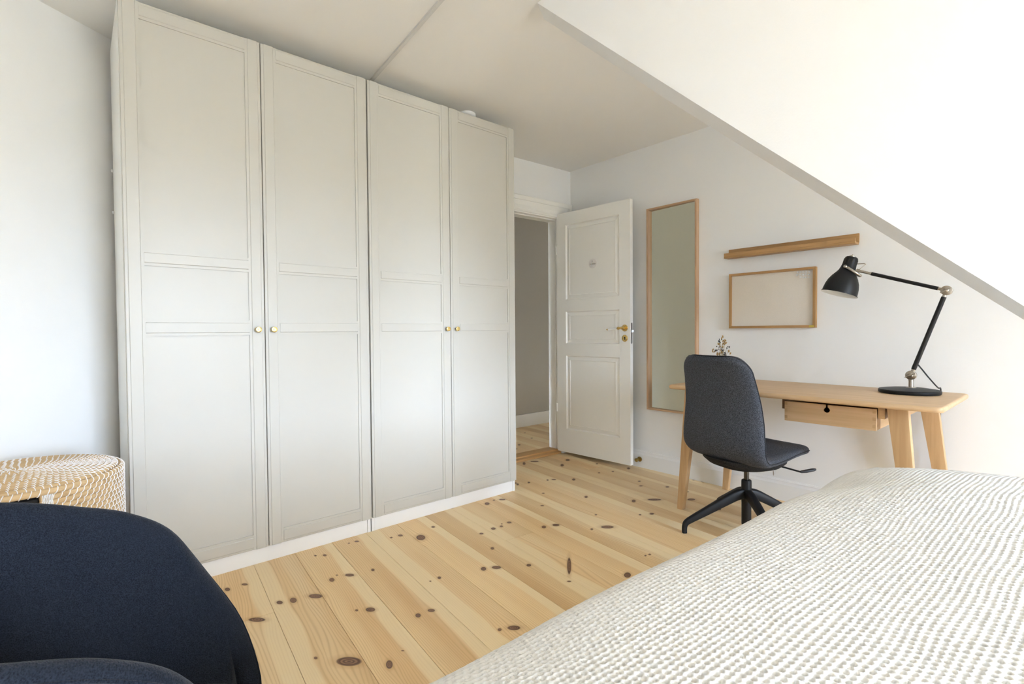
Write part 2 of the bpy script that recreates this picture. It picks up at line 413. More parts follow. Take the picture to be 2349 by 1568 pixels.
# baseboards
def baseboard(name, x, y0, y1):
    bm = bmesh.new()
    prism(bm, [(0, 0), (-.018, 0), (-.018, .098), (-.014, .104), (-.011, .112), (-.011, .118), (-.006, .126), (0, .128)], y0, y1, lambda p, q, h: (x+p, h, q))
    S(fin(bm, name, BASEW))
baseboard('baseboard_right', W, YF, 2.94)
bm = bmesh.new(); prism(bm, [(-2.2, 0), (-.985, 0), (-.985, .10), (-2.2, .10)], -.016, 0, lambda p, q, h: (p, h, q)); S(fin(bm, 'baseboard_back', BASEW, None, BW))

# door casing, jamb lining, threshold
bm = bmesh.new()
prof = [(0, 0), (0, .012), (.012, .018), (.018, .018), (.022, .013), (.05, .014), (.075, .022), (.083, .022), (.086, .028), (.116, .030), (.122, .024), (.122, 0)]
mitre(bm, DX0+.012, DX1-.012, 0, DH-.012, prof, lambda p, q, h: (p, -h, q), closed=False)
tr = S(fin(bm, 'trim_2', TRIMW, None, BW))
bm = bmesh.new()
prof = [(-.02, .0), (-.02, -.13), (0, -.13), (0, 0)]
mitre(bm, DX0, DX1, 0, DH, prof, lambda p, q, h: (p, -h, q), closed=False)
prof = [(-.028, -.045), (-.028, -.13), (-.02, -.13), (-.02, -.045)]
mitre(bm, DX0, DX1, 0, DH, prof, lambda p, q, h: (p, -h, q), closed=False)
S(fin(bm, 'trim_3', TRIMW, None, BW))
bm = bmesh.new()
prism(bm, [(-.012, 0), (-.012, .016), (.028, .018), (.028, .030), (.135, .030), (.135, 0)], DX0+.02, DX1-.02, lambda p, q, h: (h, p, q))
bev(bm, .002, 1); S(fin(bm, 'trim_4', SILL, None, BW))

# ------------------------------------------------------------------ pine floor boards
FA = -.0947; CE, SE = .9955, .0946
PW = .1767; C0 = .7036
KN = [(0.447,2.294,.0163,.0083,-1.51),(0.51,2.291,.0136,.0077,-1.08),(0.478,1.978,.0308,.0128,-.85),(0.576,2.046,.0149,.0093,-1.39),(0.621,2.027,.0214,.0111,-1.69),(0.697,2.0,.028,.0151,-.92),(0.658,2.479,.0144,.0081,-1.55),(0.861,2.34,.0114,.0075,-1.54),(0.827,2.365,.0072,.0046,-1.53),(1.039,2.388,.0119,.0086,-1.32),(1.001,2.394,.0062,.0041,-1.63),(0.796,2.086,.0176,.0098,-1.76),(0.828,2.112,.0058,.0036,-1.68),(0.869,2.076,.0198,.0119,-.94),(0.965,2.053,.0115,.0067,-1.85),(0.776,1.794,.007,.0047,-1.66),(0.817,1.764,.0187,.0133,-1.11),(0.561,1.617,.0074,.0048,-1.54),(0.634,1.53,.0398,.0208,-.86),(0.723,1.431,.0207,.0098,-1.97),(0.788,1.464,.0047,.0029,-.89),(0.931,1.61,.0134,.0091,-1.92),(0.985,1.606,.0134,.01,-.97),(1.302,2.215,.0328,.0217,-1.94),(1.237,2.307,.0134,.0105,-1.42),(1.19,2.315,.0091,.0056,-1.88),(1.1,1.798,.0051,.0038,-1.89),(1.423,2.291,.0116,.009,-1.84),(1.56,2.047,.0109,.0098,-1.81),(1.647,2.057,.015,.0117,-2.16),(1.698,2.052,.0115,.0082,-2.22),(1.722,2.077,.0059,.0038,-2.24),(1.765,2.065,.0122,.0119,-1.23),(1.492,1.872,.0139,.008,-2.22),(1.504,1.628,.012,.0099,-2.36),(1.861,1.894,.0171,.0111,-2.38),(1.928,1.87,.0187,.0154,2.55),(1.86,2.381,.0221,.0143,-2.19),(1.93,2.402,.0102,.0069,-2.2),(1.976,2.377,.019,.0128,2.37),(1.657,2.469,.015,.0093,-.83),(1.144,1.798,.0099,.0069,-1.98),(1.333,1.736,.0169,.011,-2.18),(1.383,1.708,.0197,.0144,-.79),(1.099,1.342,.0082,.0063,-2.21),(1.143,1.317,.022,.0133,2.41),(1.53,1.41,.0081,.0058,2.51),(2.026,1.704,.0113,.0065,-2.51),(2.11,1.668,.0333,.0188,2.49),(2.204,1.823,.0088,.0061,-2.6),(2.083,2.133,.01,.0095,2.76),(2.248,2.291,.0084,.008,-2.75),(2.397,2.061,.0187,.0095,-2.48),(2.615,2.361,.0232,.0106,-2.43),(2.512,2.455,.0147,.0131,2.63),(2.471,2.475,.0131,.0068,-2.37),(2.646,2.91,.0378,.0099,-2.3),(2.749,2.90,.0313,.0174,2.4),(2.83,2.674,.0324,.0118,-2.4),(2.976,2.751,.0263,.0156,-2.44),(2.554,1.816,.0233,.0107,-2.58),(2.388,1.656,.009,.006,-2.73),(2.45,1.62,.0146,.0112,-3.09),(1.995,1.331,.0078,.0054,-2.82),(1.97,1.337,.0075,.0043,-2.67),(1.755,1.281,.0228,.0137,-2.64),(2.875,2.347,.011,.007,-2.56),(3.059,2.518,.0105,.0074,-2.6),(3.132,2.273,.0236,.0102,-2.56),(2.978,2.301,.0114,.0079,-2.66),(1.634,1.505,.0771,.0086,-2.4),(2.667,1.745,.0411,.017,2.46),(2.948,1.83,.0154,.0102,-2.83),(2.953,1.688,.0097,.0071,3.02),(2.836,1.595,.0238,.0161,2.74),(2.837,1.96,.0115,.0084,2.7),(2.917,2.028,.0129,.0087,-2.74),
      (3.05,3.42,.02,.011,-2.3),(3.33,3.55,.016,.01,-2.5),(2.95,3.62,.016,.008,-2.4),(3.45,3.78,.012,.008,-2.4),(3.25,3.86,.016,.009,-2.5),(3.1,3.75,.01,.007,-2.3),(3.6,3.5,.013,.008,2.6)]
JOINTS = {-3: [2.03], 4: [2.04], 7: [2.719], 11: [2.72], -1: [.75], 1: [.6], 9: [.8], 13: [2.0], -5: [1.4], 2: [-.2], 6: [.3], 10: [-.1], 12: [.9], 3: [.95], 8: [.2]}
def clip(poly, x0, x1, y0, y1):
    for ax, lim, sg in ((0, x0, 1), (0, x1, -1), (1, y0, 1), (1, y1, -1)):
        out = []
        for i in range(len(poly)):
            p, q = poly[i], poly[(i+1) % len(poly)]
            dp, dq = sg*(p[ax]-lim), sg*(q[ax]-lim)
            if dp >= 0: out.append(p)
            if (dp >= 0) != (dq >= 0):
                t = dp/(dp-dq); out.append((p[0]+(q[0]-p[0])*t, p[1]+(q[1]-p[1])*t))
        poly = out
        if not poly: return []
    return poly
def boards(parent, x0, x1, y0, y1, joints, seed0):
    Mb = Matrix.Rotation(FA, 4, 'Z')
    for i in range(-13, 30):
        c0 = C0 + PW*i; cc = c0 + PW/2
        cuts = [-3.0] + (sorted(JOINTS.get(i, [])) if joints else []) + [7.0]
        for j in range(len(cuts)-1):
            s0, s1 = cuts[j], cuts[j+1]
            g = .0006
            rect = [(c0+g, s0+g), (c0+PW-g, s0+g), (c0+PW-g, s1-g), (c0+g, s1-g)]
            wp = [(p*CE+q*SE, -p*SE+q*CE) for p, q in rect]
            wp = clip(wp, x0, x1, y0, y1)
            if len(wp) < 3: continue
            lp = [(p*CE-q*SE-cc, p*SE+q*CE) for p, q in wp]
            if max(p[0] for p in lp)-min(p[0] for p in lp) < .01: continue
            sm = sum(p[1] for p in lp)/len(lp)
            lp = [(p, q-sm) for p, q in lp]
            kn = []
            for (kx, ky, ra, rb, an) in KN:
                kc, ks = kx*CE-ky*SE, kx*SE+ky*CE
                if c0-.03 < kc < c0+PW+.03 and s0-.03 < ks < s1+.03 and x0-.1 < kx < x1+.1 and y0-.1 < ky < y1+.1:
                    kn.append((kc-cc, ks-sm, ra*1.05, rb*1.05, an-FA))
            if len(kn) < 2:
                rs = random.Random(i*31+j+seed0)
                for _ in range(4):
                    kn.append((rs.uniform(-.07, .07), rs.uniform(min(p[1] for p in lp), min(.0, max(p[1] for p in lp))), rs.uniform(.008, .02), rs.uniform(.006, .011), rs.uniform(-2.5, -1)))
            bm = bmesh.new(); prism(bm, lp, -.018, 0)
            top = [e for e in bm.edges if all(abs(v.co.z) < 1e-6 for v in e.verts)]
            bmesh.ops.bevel(bm, geom=top, offset=.0008, segments=1, affect='EDGES')
            rs2 = random.Random(i*7+j)
            fin(bm, 'plank', pine(kn[:14], i*13+j+seed0, PW, rs2.uniform(0, .12), flip=(i % 3 == 1)), parent,
                Matrix.Rotation(FA, 4, 'Z') @ Matrix.Translation((cc, sm, 0)))
bm = bmesh.new(); box(bm, (-1.42, YF-.12, -.10), (3.38, 3.08, -.0185)); floor = S(fin(bm, 'floor', DARK))
boards(floor, -1.31, 3.238, YF, 2.985, True, 0)
bm = bmesh.new(); box(bm, (1.1, 3.085, -.10), (6.2, 4.15, -.0185)); fh = S(fin(bm, 'floor_hall', DARK))
boards(fh, 1.2, 6.1, 3.085, 4.045, False, 500)

# ------------------------------------------------------------------ wardrobes
YD, XW0, ZT, ZB = 2.435, .147, 2.332, .075       # door face plane, left side, top, door bottom
DW = .497
STI = [(0, .0), (0, -.0155), (.002, -.0175), (.0105, -.0175), (.0128, -.0205), (.0500, -.0205), (.0523, -.0175), (.0625, -.0175), (.0625, 0)]   # width, height
def door_make(par, x0, flip, labels=None):
    """door body is the recessed panel; stiles, rails and knob lie on it.  local y: 0 = rear of frame, negative towards the room"""
    e = rbox('door', (x0+.004, YD+.0085, ZB+.004), (x0+DW-.004, YD+.0195, ZT-.004), GREIGE, par, bw=0)
    def stile(xa, sg):
        bm = bmesh.new(); prism(bm, [(xa+sg*p, YD+.0205+q) for p, q in STI], ZB, ZT); fin(bm, 'stile', GREIGE, e)
    stile(x0, 1); stile(x0+DW, -1)
    xi0, xi1 = x0+.0625, x0+DW-.0625
    def rail(z0, z1, kind):
        h = z1-z0; t = .0105
        if kind == 'mid': pr = [(0, 0), (0, -.0175), (t, -.0175), (t+.003, -.0205), (h-t-.003, -.0205), (h-t, -.0175), (h, -.0175), (h, 0)]
        else: pr = [(0, 0), (0, -.0155), (.002, -.0175), (.009, -.0175), (.0115, -.0205), (h-t-.0025, -.0205), (h-t, -.0175), (h, -.0175), (h, 0)]
        if kind == 'top': pr = [(h-p, q) for p, q in pr]
        bm = bmesh.new(); prism(bm, pr, xi0, xi1, lambda p, q, hh: (hh, YD+.0205+q, z0+p)); fin(bm, 'rail', GREIGE, e)
    rail(ZB, ZB+.066, 'bot'); rail(1.034, 1.099, 'mid'); rail(1.312, 1.374, 'mid'); rail(ZT-.064, ZT, 'top')
    kx = x0+DW-.031 if not flip else x0+.031
    bm = bmesh.new()
    lathe(bm, [(.0045, 0), (.0045, .010), (.006, .013), (.0115, .0165), (.0130, .020), (.0125, .0235), (.0095, .0245), (.003, .0235)], 24, Matrix.Translation((kx, YD, 1.058)) @ Matrix.Rotation(R(90), 4, 'X'))
    fin(bm, 'knob', BRASS, e, None, 35)
    return e
def wardrobe(x0, label):
    t = empty('wardrobe', (x0+.5, YD+.3, 0)); t.location = (0, 0, 0)
    bm = bmesh.new(); y0, y1 = YD+.0215, YD+.518
    box(bm, (x0, y0, 0), (x0+.018, y1, ZT+.003)); box(bm, (x0+.982, y0, 0), (x0+1.0, y1, ZT+.003))
    box(bm, (x0+.018, y0, ZT-.015), (x0+.982, y1, ZT+.003)); box(bm, (x0+.018, y0+.01, .075), (x0+.982, y1, .093)); box(bm, (x0+.018, y1-.006, .02), (x0+.982, y1, ZT))
    fin(bm, 'body', CARC, t)
    rbox('plinth', (x0+.019, YD+.0225, 0), (x0+.981, YD+.036, .074), PLINTH, t, bw=.001, seg=1)
    rbox('side_foot', (x0, YD+.0205, 0), (x0+.0175, YD+.034, .0745), PLINTH, t, bw=.0008, seg=1)
    rbox('side_foot', (x0+.9825, YD+.0205, 0), (x0+1.0, YD+.034, .0745), PLINTH, t, bw=.0008, seg=1)
    door_make(t, x0+.0015, False); door_make(t, x0+.5015, True)
    tag(t, label, 'wardrobe', 'pair of tall greige wardrobes')
    return t
w1 = wardrobe(XW0-.001, 'tall greige panelled wardrobe beside the angled wall and woven basket')
w2 = wardrobe(XW0+1.003, 'tall greige panelled wardrobe next to the open door')
for z in (1.79, 1.60):
    bm = bmesh.new(); lathe(bm, [(.004, 0), (.007, .002), (.007, .006), (.003, .008)], 12, Matrix.Translation((XW0-.001, YD+.51, z)) @ Matrix.Rotation(R(-90), 4, 'Y')); fin(bm, 'cable_clip', PLINTH, w1, None, 40)

# ------------------------------------------------------------------ open door
ld = Vector((.0635, -.998, 0)).normalized(); ln = Vector((-ld.y, ld.x, 0))
LM = Matrix(((ld.x, ln.x, 0, 3.065), (ld.y, ln.y, 0, 2.945), (0, 0, 1, 0), (0, 0, 0, 1)))   # local x along the leaf, y away from the room
dr = empty('door_1', M=LM); S(dr, 'cream three-panel door standing open against the right wall')
DWL, DZ0, DZ1, TH = .708, .031, 2.014, .036
PAN = [(.226, .836), (.937, 1.199), (1.299, 1.912)]; PX0, PX1 = .095, .613
bm = bmesh.new()
box(bm, (0, 0, DZ0), (PX0, TH, DZ1)); box(bm, (PX1, 0, DZ0), (DWL, TH, DZ1))
zz = [DZ0] + [z for p in PAN for z in p] + [DZ1]
for i in range(0, 8, 2): box(bm, (PX0, 0, zz[i]), (PX1, TH, zz[i+1]))
fin(bm, 'leaf', TRIMW, dr)
for z0, z1 in PAN:
    bm = bmesh.new()
    prs = [(0, .0), (.002, .005), (.006, .0125), (.0085, .0130), (.037, .0045), (.039, .0080), (.0415, .0080)]
    rings = [[bm.verts.new((x, y, z)) for x, z in ((PX0+i, z0+i), (PX1-i, z0+i), (PX1-i, z1-i), (PX0+i, z1-i))] for i, y in prs]
    for p, q in zip(rings, rings[1:]):
        for k in range(4): bm.faces.new((p[k], p[(k+1) % 4], q[(k+1) % 4], q[k]))
    bm.faces.new(rings[-1])
    bk = [bm.verts.new((x, TH-.008, z)) for x, z in ((PX0, z0), (PX1, z0), (PX1, z1), (PX0, z1))]
    bm.faces.new(bk[::-1])
    for k in range(4): bm.faces.new((rings[0][k], rings[0][(k+1) % 4], bk[(k+1) % 4], bk[k]))
    fin(bm, 'panel', TRIMW, dr)
RX = Matrix.Rotation(R(90), 4, 'X')
def disc(name, x, z, r, th, mat, par, y=0):
    bm = bmesh.new(); lathe(bm, [(r, 0), (r, th*.6), (r*.93, th)], 32, Matrix.Translation((x, y, z)) @ RX); return fin(bm, name, mat, par, None, 35)
rose = disc('handle_rose', .661, 1.059, .0255, .004, BRASS, dr)
bm = bmesh.new(); lathe(bm, [(.011, 0), (.010, .02), (.008, .034), (.011, .044), (.006, .05)], 20, Matrix.Translation((.661, -.003, 1.059)) @ RX); fin(bm, 'handle_neck', BRASS, dr, None, 40)
HB = Matrix.Translation((.668, -.045, 1.060)) @ Matrix.Rotation(R(-5), 4, 'Y') @ Matrix.Rotation(R(-90), 4, 'Y')
bm = bmesh.new(); lathe(bm, [(.002, -.008), (.008, -.004), (.009, .006), (.0075, .022), (.0105, .028), (.0115, .036), (.009, .044), (.0055, .047)], 20, HB); fin(bm, 'lever_collar', BRASS, dr, None, 40)
bm = bmesh.new(); lathe(bm, [(.0055, .047), (.0062, .052), (.0062, .07), (.0085, .098), (.0098, .112), (.0085, .122), (.005, .127)], 20, HB); fin(bm, 'lever_grip', PORC, dr, None, 60)
bm = bmesh.new(); lathe(bm, [(.003, .126), (.005, .129), (.0062, .134), (.004, .140), (.001, .141)], 16, HB); fin(bm, 'lever_tip', BRASS, dr, None, 60)
kp = disc('keyhole_plate', .661, .982, .0255, .003, BRASS, dr)
bm = bmesh.new(); lathe(bm, [(.0052, 0), (.0052, .0008)], 16, Matrix.Translation((.661, -.003, .987)) @ RX); box(bm, (.658, -.0038, .971), (.664, -.003, .986)); fin(bm, 'keyhole', DARK, kp)
for sx, sz in ((-.015, .98), (.013, .975)): disc('screw', .661+sx, sz, .0022, .0008, OLDBRASS, kp, -.003)
for sx, sz in ((-.012, 1.047), (.006, 1.076)): disc('screw', .661+sx, sz, .0022, .0008, OLDBRASS, rose, -.004)
bm = bmesh.new()
prism(bm, [(TH*.5+.0085*math.cos(a), zc+.0085*math.sin(a)) for zc, a0, a1 in ((1.090, 0, 180), (.950, 180, 360)) for a in [R(a0+(a1-a0)*k/8) for k in range(9)]], DWL, DWL+.0012, lambda p, q, h: (h, p, q))
lp = fin(bm, 'lock_plate', STEEL, dr)
bm = bmesh.new(); prism(bm, [(DWL, TH*.5-.008), (DWL+.006, TH*.5-.008), (DWL+.014, TH*.5+.006), (DWL+.014, TH*.5+.008), (DWL, TH*.5+.008)], 1.026, 1.044); fin(bm, 'latch', STEEL, dr)
bm = bmesh.new(); lathe(bm, [(.003, 0), (.006, .004), (.006, .012), (.002, .016)], 12, Matrix.Translation((.661, TH+.05, 1.059)) @ RX); box(bm, (.658, TH, 1.056), (.664, TH+.05, 1.062)); fin(bm, 'far_handle', BRASS, dr)
for z in (.36, 1.68):
    bm = bmesh.new(); lathe(bm, [(.006, 0), (.006, .07)], 12, Matrix.Translation((-.004, -.004, z))); fin(bm, 'hinge', TRIMW, dr, None, 40)
# round sticker with a small monogram and a name in coloured letters
stm = simple('sticker_paper', (.82, .79, .76), .35)
st = disc('sticker', .363, 1.571, .0385, .0006, stm, dr, .0078)
st['label'] = 'small round sticker with coloured lettering'
def text(body, size, x, z, y, par, mats, name):
    cu = bpy.data.curves.new('t', 'FONT'); cu.body = body; cu.size = size; cu.align_x = 'CENTER'; cu.extrude = .0001
    for m in mats: cu.materials.append(m)
    for i, cf in enumerate(cu.body_format): cf.material_index = i % len(mats)
    to = bpy.data.objects.new('t', cu); COL.objects.link(to)
    bpy.context.view_layer.update()
    me = bpy.data.meshes.new_from_object(to.evaluated_get(bpy.context.evaluated_depsgraph_get()))
    bpy.data.objects.remove(to)
    o = bpy.data.objects.new(name, me); COL.objects.link(o); o.parent = par
    o.matrix_local = Matrix.Translation((x, y, z)) @ RX
    return o
ink = [simple('ink_%d' % i, c, .5) for i, c in enumerate(((.20, .08, .06), (.45, .20, .04), (.10, .22, .12), (.08, .14, .22), (.42, .24, .05), (.06, .09, .16), (.22, .10, .12), (.12, .14, .08)))]
text('Jacobsen', .0165, .363, 1.562, .0070, dr, ink, 'lettering')
text('S', .019, .359, 1.5825, .0070, dr, [simple('ink_grey', (.10, .095, .09), .5)], 'monogram')

# brass stop on the baseboard
bm = bmesh.new(); lathe(bm, [(.019, 0), (.019, .004), (.008, .007), (.0075, .030), (.013, .036), (.0145, .046), (.011, .052)], 24, Matrix.Translation((W-.018, 2.235, .062)) @ Matrix.Rotation(R(-90), 4, 'Y'))
tag(fin(bm, 'door_stop', OLDBRASS, None, None, 40), 'small brass door stop on the white baseboard behind the door', 'door stop')
# smoke alarm on the ceiling above the wardrobe
bm = bmesh.new(); lathe(bm, [(.055, 0), (.055, -.012), (.050, -.018), (.030, -.030), (.012, -.033)], 32, Matrix.Translation((1.882, 2.580, HC)))
tag(fin(bm, 'smoke_alarm', PLINTH, None, None, 40), 'round white smoke alarm on the ceiling above the wardrobe', 'smoke alarm')

# ------------------------------------------------------------------ things on the right wall
def wallfn(x): return lambda p, q, h: (x-h, p, q)      # p = y, q = z, h = out from the wall
mr = empty('wall_mirror', (W, 1.955, .45))
tag(mr, 'tall narrow mirror in a pale oak frame on the right wall', 'mirror')
my0, my1, mz0, mz1 = 1.765, 2.163, .452, 1.935
inv = Matrix.Translation((-W, -1.955, -.45))
bm = bmesh.new()
gl = [[bm.verts.new((W-h, y, z)) for y, z, h in ((my0+.008, mz0+.008, .0215-k), (my1-.008, mz0+.008, .0095-k), (my1-.008, mz1-.008, .0095-k), (my0+.008, mz1-.008, .0215-k))] for k in (0, .006)]
bm.faces.new(gl[0]); bm.faces.new(gl[1][::-1])
for k in range(4): bm.faces.new((gl[0][k], gl[0][(k+1) % 4], gl[1][(k+1) % 4], gl[1][k]))
fin(bm, 'mirror_glass', MIRROR, mr, inv)
fw_, fd = .013, .034
def sidebar(name, y0, y1, z0, z1, vert, mat, par, inv, fw_, fd, base=0):
    """one mitred frame member on the right wall"""
    bm = bmesh.new()
    if vert: poly = [(y0, z0), (y1, z0+(fw_ if y1 > y0 else fw_)), (y1, z1-fw_), (y0, z1)]
    else: poly = [(y0, z0), (y1, z0), (y1-fw_, z1), (y0+fw_, z1)]
    prism(bm, poly, base, fd, wallfn(W))
    return fin(bm, name, mat, par, inv)
def woodframe(par, inv, y0, y1, z0, z1, fw_, fd, my, mz):
    sidebar('frame_rail', y0, y1, z0, z0+fw_, False, my, par, inv, fw_, fd); sidebar('frame_rail', y0, y1, z1, z1-fw_, False, my, par, inv, fw_, fd)
    sidebar('frame_stile', y0, y0+fw_, z0, z1, True, mz, par, inv, fw_, fd); sidebar('frame_stile', y1, y1-fw_, z0, z1, True, mz, par, inv, fw_, fd)
woodframe(mr, inv, my0, my1, mz0, mz1, fw_, fd, PALEOAKY, PALEOAKZ)
# picture ledge
sh = empty('picture_ledge', (W, 1.19, 1.51)); tag(sh, 'slim oak picture ledge above the pin board', 'shelf'); inv = Matrix.Translation((-W, -1.19, -1.51))
sy0, sy1 = .830, 1.552
for nm, x0, x1, z0, z1 in (('back_board', W-.012, W, 1.510, 1.560), ('bottom_board', W-.078, W-.012, 1.498, 1.510), ('front_lip', W-.078, W-.068, 1.510, 1.530)):
    bm = bmesh.new(); box(bm, (x0, sy0, z0), (x1, sy1, z1)); bev(bm, .0008, 1); fin(bm, nm, HONEY, sh, inv)
# pin board
pb = empty('pin_board', (W, 1.29, 1.05)); tag(pb, 'linen pin board in a honey oak frame above the desk', 'pin board'); inv = Matrix.Translation((-W, -1.29, -1.05))
by0, by1, bz0, bz1 = 1.036, 1.542, 1.049, 1.400
bm = bmesh.new(); prism(bm, [(by0+.01, bz0+.01), (by1-.01, bz0+.01), (by1-.01, bz1-.01), (by0+.01, bz1-.01)], .004, .016, wallfn(W)); fin(bm, 'linen_panel', LINEN, pb, inv)
woodframe(pb, inv, by0, by1, bz0, bz1, .0145, .028, HONEY, HONEYZ)
rbox('maker_plate', (W-.0292, by0+.006, bz0+.003), (W-.028, by0+.032, bz0+.013), simple('yellow_plate', (.50, .40, .06), .4), pb, inv, bw=0)
PIN = simple('clear_pin', (.80, .80, .80), .15)
pins = [(0, k) for k in range(5)] + [(1, k) for k in range(5)] + [(2, k) for k in range(4)]
bm = bmesh.new(); lathe(bm, [(.0042, 0), (.0042, .0012), (.0026, .0025), (.0026, .007), (.0040, .0085), (.0040, .0105)], 10, Matrix.Rotation(R(-90), 4, 'Y'))
p0o = None
for rrow, k in pins:
    if p0o is None: o = p0o = fin(bm, 'push_pin', PIN, None, None, 40)
    else: o = p0o.copy(); COL.objects.link(o)
    o.location = (W-.016, 1.072+.0155*k+(rrow == 1)*.003+random.uniform(-.002, .002), 1.374-.0155*rrow+random.uniform(-.002, .002)+.0005*k)
    nth = ('first', 'second', 'third', 'fourth', 'fifth')[(5 if rrow < 2 else 4)-1-k]
    tag(o, '%s clear push pin from the left in the %s row on the linen board' % (nth, ('top', 'middle', 'bottom')[rrow]), 'push pin', 'push pins on the linen board')

# ------------------------------------------------------------------ desk
ZD = .732
dk = empty('desk', (2.85, .965, 0)); tag(dk, 'oak writing desk with splayed legs against the right wall', 'desk'); dinv = Matrix.Translation((-2.85, -.965, 0))
def rrect(x0, x1, y0, y1, r, n=6):
    out = []
    for cx_, cy_, a0 in ((x1-r, y1-r, 0), (x0+r, y1-r, 90), (x0+r, y0+r, 180), (x1-r, y0+r, 270)):
        out += [(cx_+r*math.cos(R(a0+90*k/n)), cy_+r*math.sin(R(a0+90*k/n))) for k in range(n+1)]
    return out
bm = bmesh.new()
rings = []
for ins, z in ((.010, -.024), (.004, -.0225), (.001, -.018), (0, -.012), (.001, -.006), (.004, -.0015), (.010, 0)):
    rings.append([bm.verts.new((x, y, ZD+z)) for x, y in rrect(2.530+ins, 3.172-ins, .368+ins, 1.572-ins, .028-ins*.5)])
for p, q in zip(rings, rings[1:]):
    n = len(p)
    for k in range(n): bm.faces.new((p[k], p[(k+1) % n], q[(k+1) % n], q[k]))
bm.faces.new(rings[0][::-1]); bm.faces.new(rings[-1])
fin(bm, 'tabletop', OAK, dk, dinv, 50)
def leg(name, t, th, bt, bh, zt=ZD-.024):
    bm = bmesh.new()
    v = []
    for (x, y), (hx, hy), z in ((bt, bh, 0), (t, th, zt)):
        v.append([bm.verts.new(c) for c in ((x-hx, y-hy, z), (x+hx, y-hy, z), (x+hx, y+hy, z), (x-hx, y+hy, z))])
    for k in range(4): bm.faces.new((v[0][k], v[0][(k+1) % 4], v[1][(k+1) % 4], v[1][k]))
    bm.faces.new(v[0][::-1]); bm.faces.new(v[1]); bev(bm, .005, 2)
    return fin(bm, name, OAKZ, dk, dinv, 40)
leg('leg', (2.630, .530), (.021, .037), (2.640, .462), (.016, .020)); leg('leg', (2.630, 1.470), (.021, .037), (2.645, 1.552), (.017, .018))
leg('leg', (3.120, .512), (.021, .036), (3.165, .425), (.016, .020)); leg('leg', (3.120, 1.458), (.021, .036), (3.182, 1.545), (.016, .018))
for y in (.530, 1.47): rbox('cross_rail', (2.65, y-.016, ZD-.072), (3.10, y+.016, ZD-.0245), OAKX, dk, dinv, .003)
# drawer with a keyhole-shaped pull
dwr = None
y0, y1, z0, z1, xf = .602, .972, .598, .692, 2.603
bm = bmesh.new()
N = 14; hc, hz, hr, sl = .790, .668, .0125, .0042
arc = [(hc+hr*math.cos(R(a)), hz+hr*math.sin(R(a))) for a in np.linspace(110, 430, 22)]
poly = [(y1, z1), (y1, z0), (y0, z0), (y0, z1), (hc+sl, z1)] + [(y, z) for y, z in arc[::-1]] + [(hc-sl, z1)]
prism(bm, poly, xf, xf+.014, lambda p, q, h: (h, p, q))
bmesh.ops.triangulate(bm, faces=[f for f in bm.faces if len(f.verts) > 4], ngon_method='EAR_CLIP')
dwr = fin(bm, 'drawer', OAK, dk, dinv)
for ya in (y0, y1-.012):
    rbox('drawer_side', (xf+.0145, ya, z0), (3.02, ya+.012, z1), OAKX, dwr, None, .001, 1)
rbox('drawer_back', (3.02, y0, z0), (3.032, y1, z1), OAK, dwr, None, .001, 1); rbox('drawer_floor', (xf+.0145, y0+.0125, z0+.002), (3.02, y1-.0125, z0+.008), OAK, dwr, None, 0)
for k in range(3):
    for ya in (y0+.0001, y1-.0125): rbox('finger_joint', (xf-.0003, ya, z0+.012+k*.032), (xf+.013, ya+.0124, z0+.026+k*.032), OAKX, dwr, None, 0)
for ya, yb in ((y0-.030, y0-.004), (y1+.004, y1+.016)): rbox('drawer_runner', (xf+.012, ya, z1-.040), (3.05, yb, ZD-.0245), wood('walnut_runner', (.26, .16, .09), (.18, .10, .055), 'X') if yb > y1 else OAKX, dk, dinv, .002)

# ------------------------------------------------------------------ desk lamp
LX = 3.0
lm = empty('desk_lamp', (LX, .563, ZD)); tag(lm, 'black jointed desk lamp with bell shade standing on the desk', 'lamp'); linv = Matrix.Translation((-LX, -.563, -ZD))
def P(y, z, x=LX): return Vector((x, y, z))
bm = bmesh.new(); lathe(bm, [(.118, .001), (.1205, .004), (.1205, .014), (.117, .018), (.08, .0235), (.03, .0265), (.006, .027)], 64, Matrix.Translation((LX, .563, ZD))); fin(bm, 'lamp_base', BLACKM, lm, linv, 40)
bm = bmesh.new(); lathe(bm, [(.020, .026), (.020, .0285), (.0095, .030), (.0095, .060), (.0105, .061), (.0105, .065)], 28, Matrix.Translation((LX, .556, ZD))); fin(bm, 'stem', NICKEL, lm, linv, 40)
def joint(name, p, r, w_):
    bm = bmesh.new(); lathe(bm, [(r*.9, -w_), (r, -w_*.85), (r, -w_*.1), (r*.9, -.0005), (r*.9, .0005), (r, w_*.1), (r, w_*.85), (r*.9, w_)], 32, Matrix.Translation(p) @ Matrix.Rotation(R(90), 4, 'Y'))
    o = fin(bm, name, NICKEL, lm, linv, 40)
    bm = bmesh.new(); lathe(bm, [(.010, 0), (.010, .006), (.006, .009), (.004, .016)], 16, Matrix.Translation((p[0]-w_, p[1], p[2])) @ Matrix.Rotation(R(-90), 4, 'Y'))
    tube(bm, [(p[0]-w_-.012, p[1]-.020, p[2]+.010), (p[0]-w_-.014, p[1], p[2]), (p[0]-w_-.012, p[1]+.020, p[2]-.010)], [.002, .004, .002], 8)
    fin(bm, 'wing_screw', NICKEL, o, None, 50)
    return o
J1, J2, JH = P(.556, .818), P(.430, 1.212), P(.790, 1.340)
joint('joint', J1, .0215, .011); joint('joint', J2, .0215, .011)
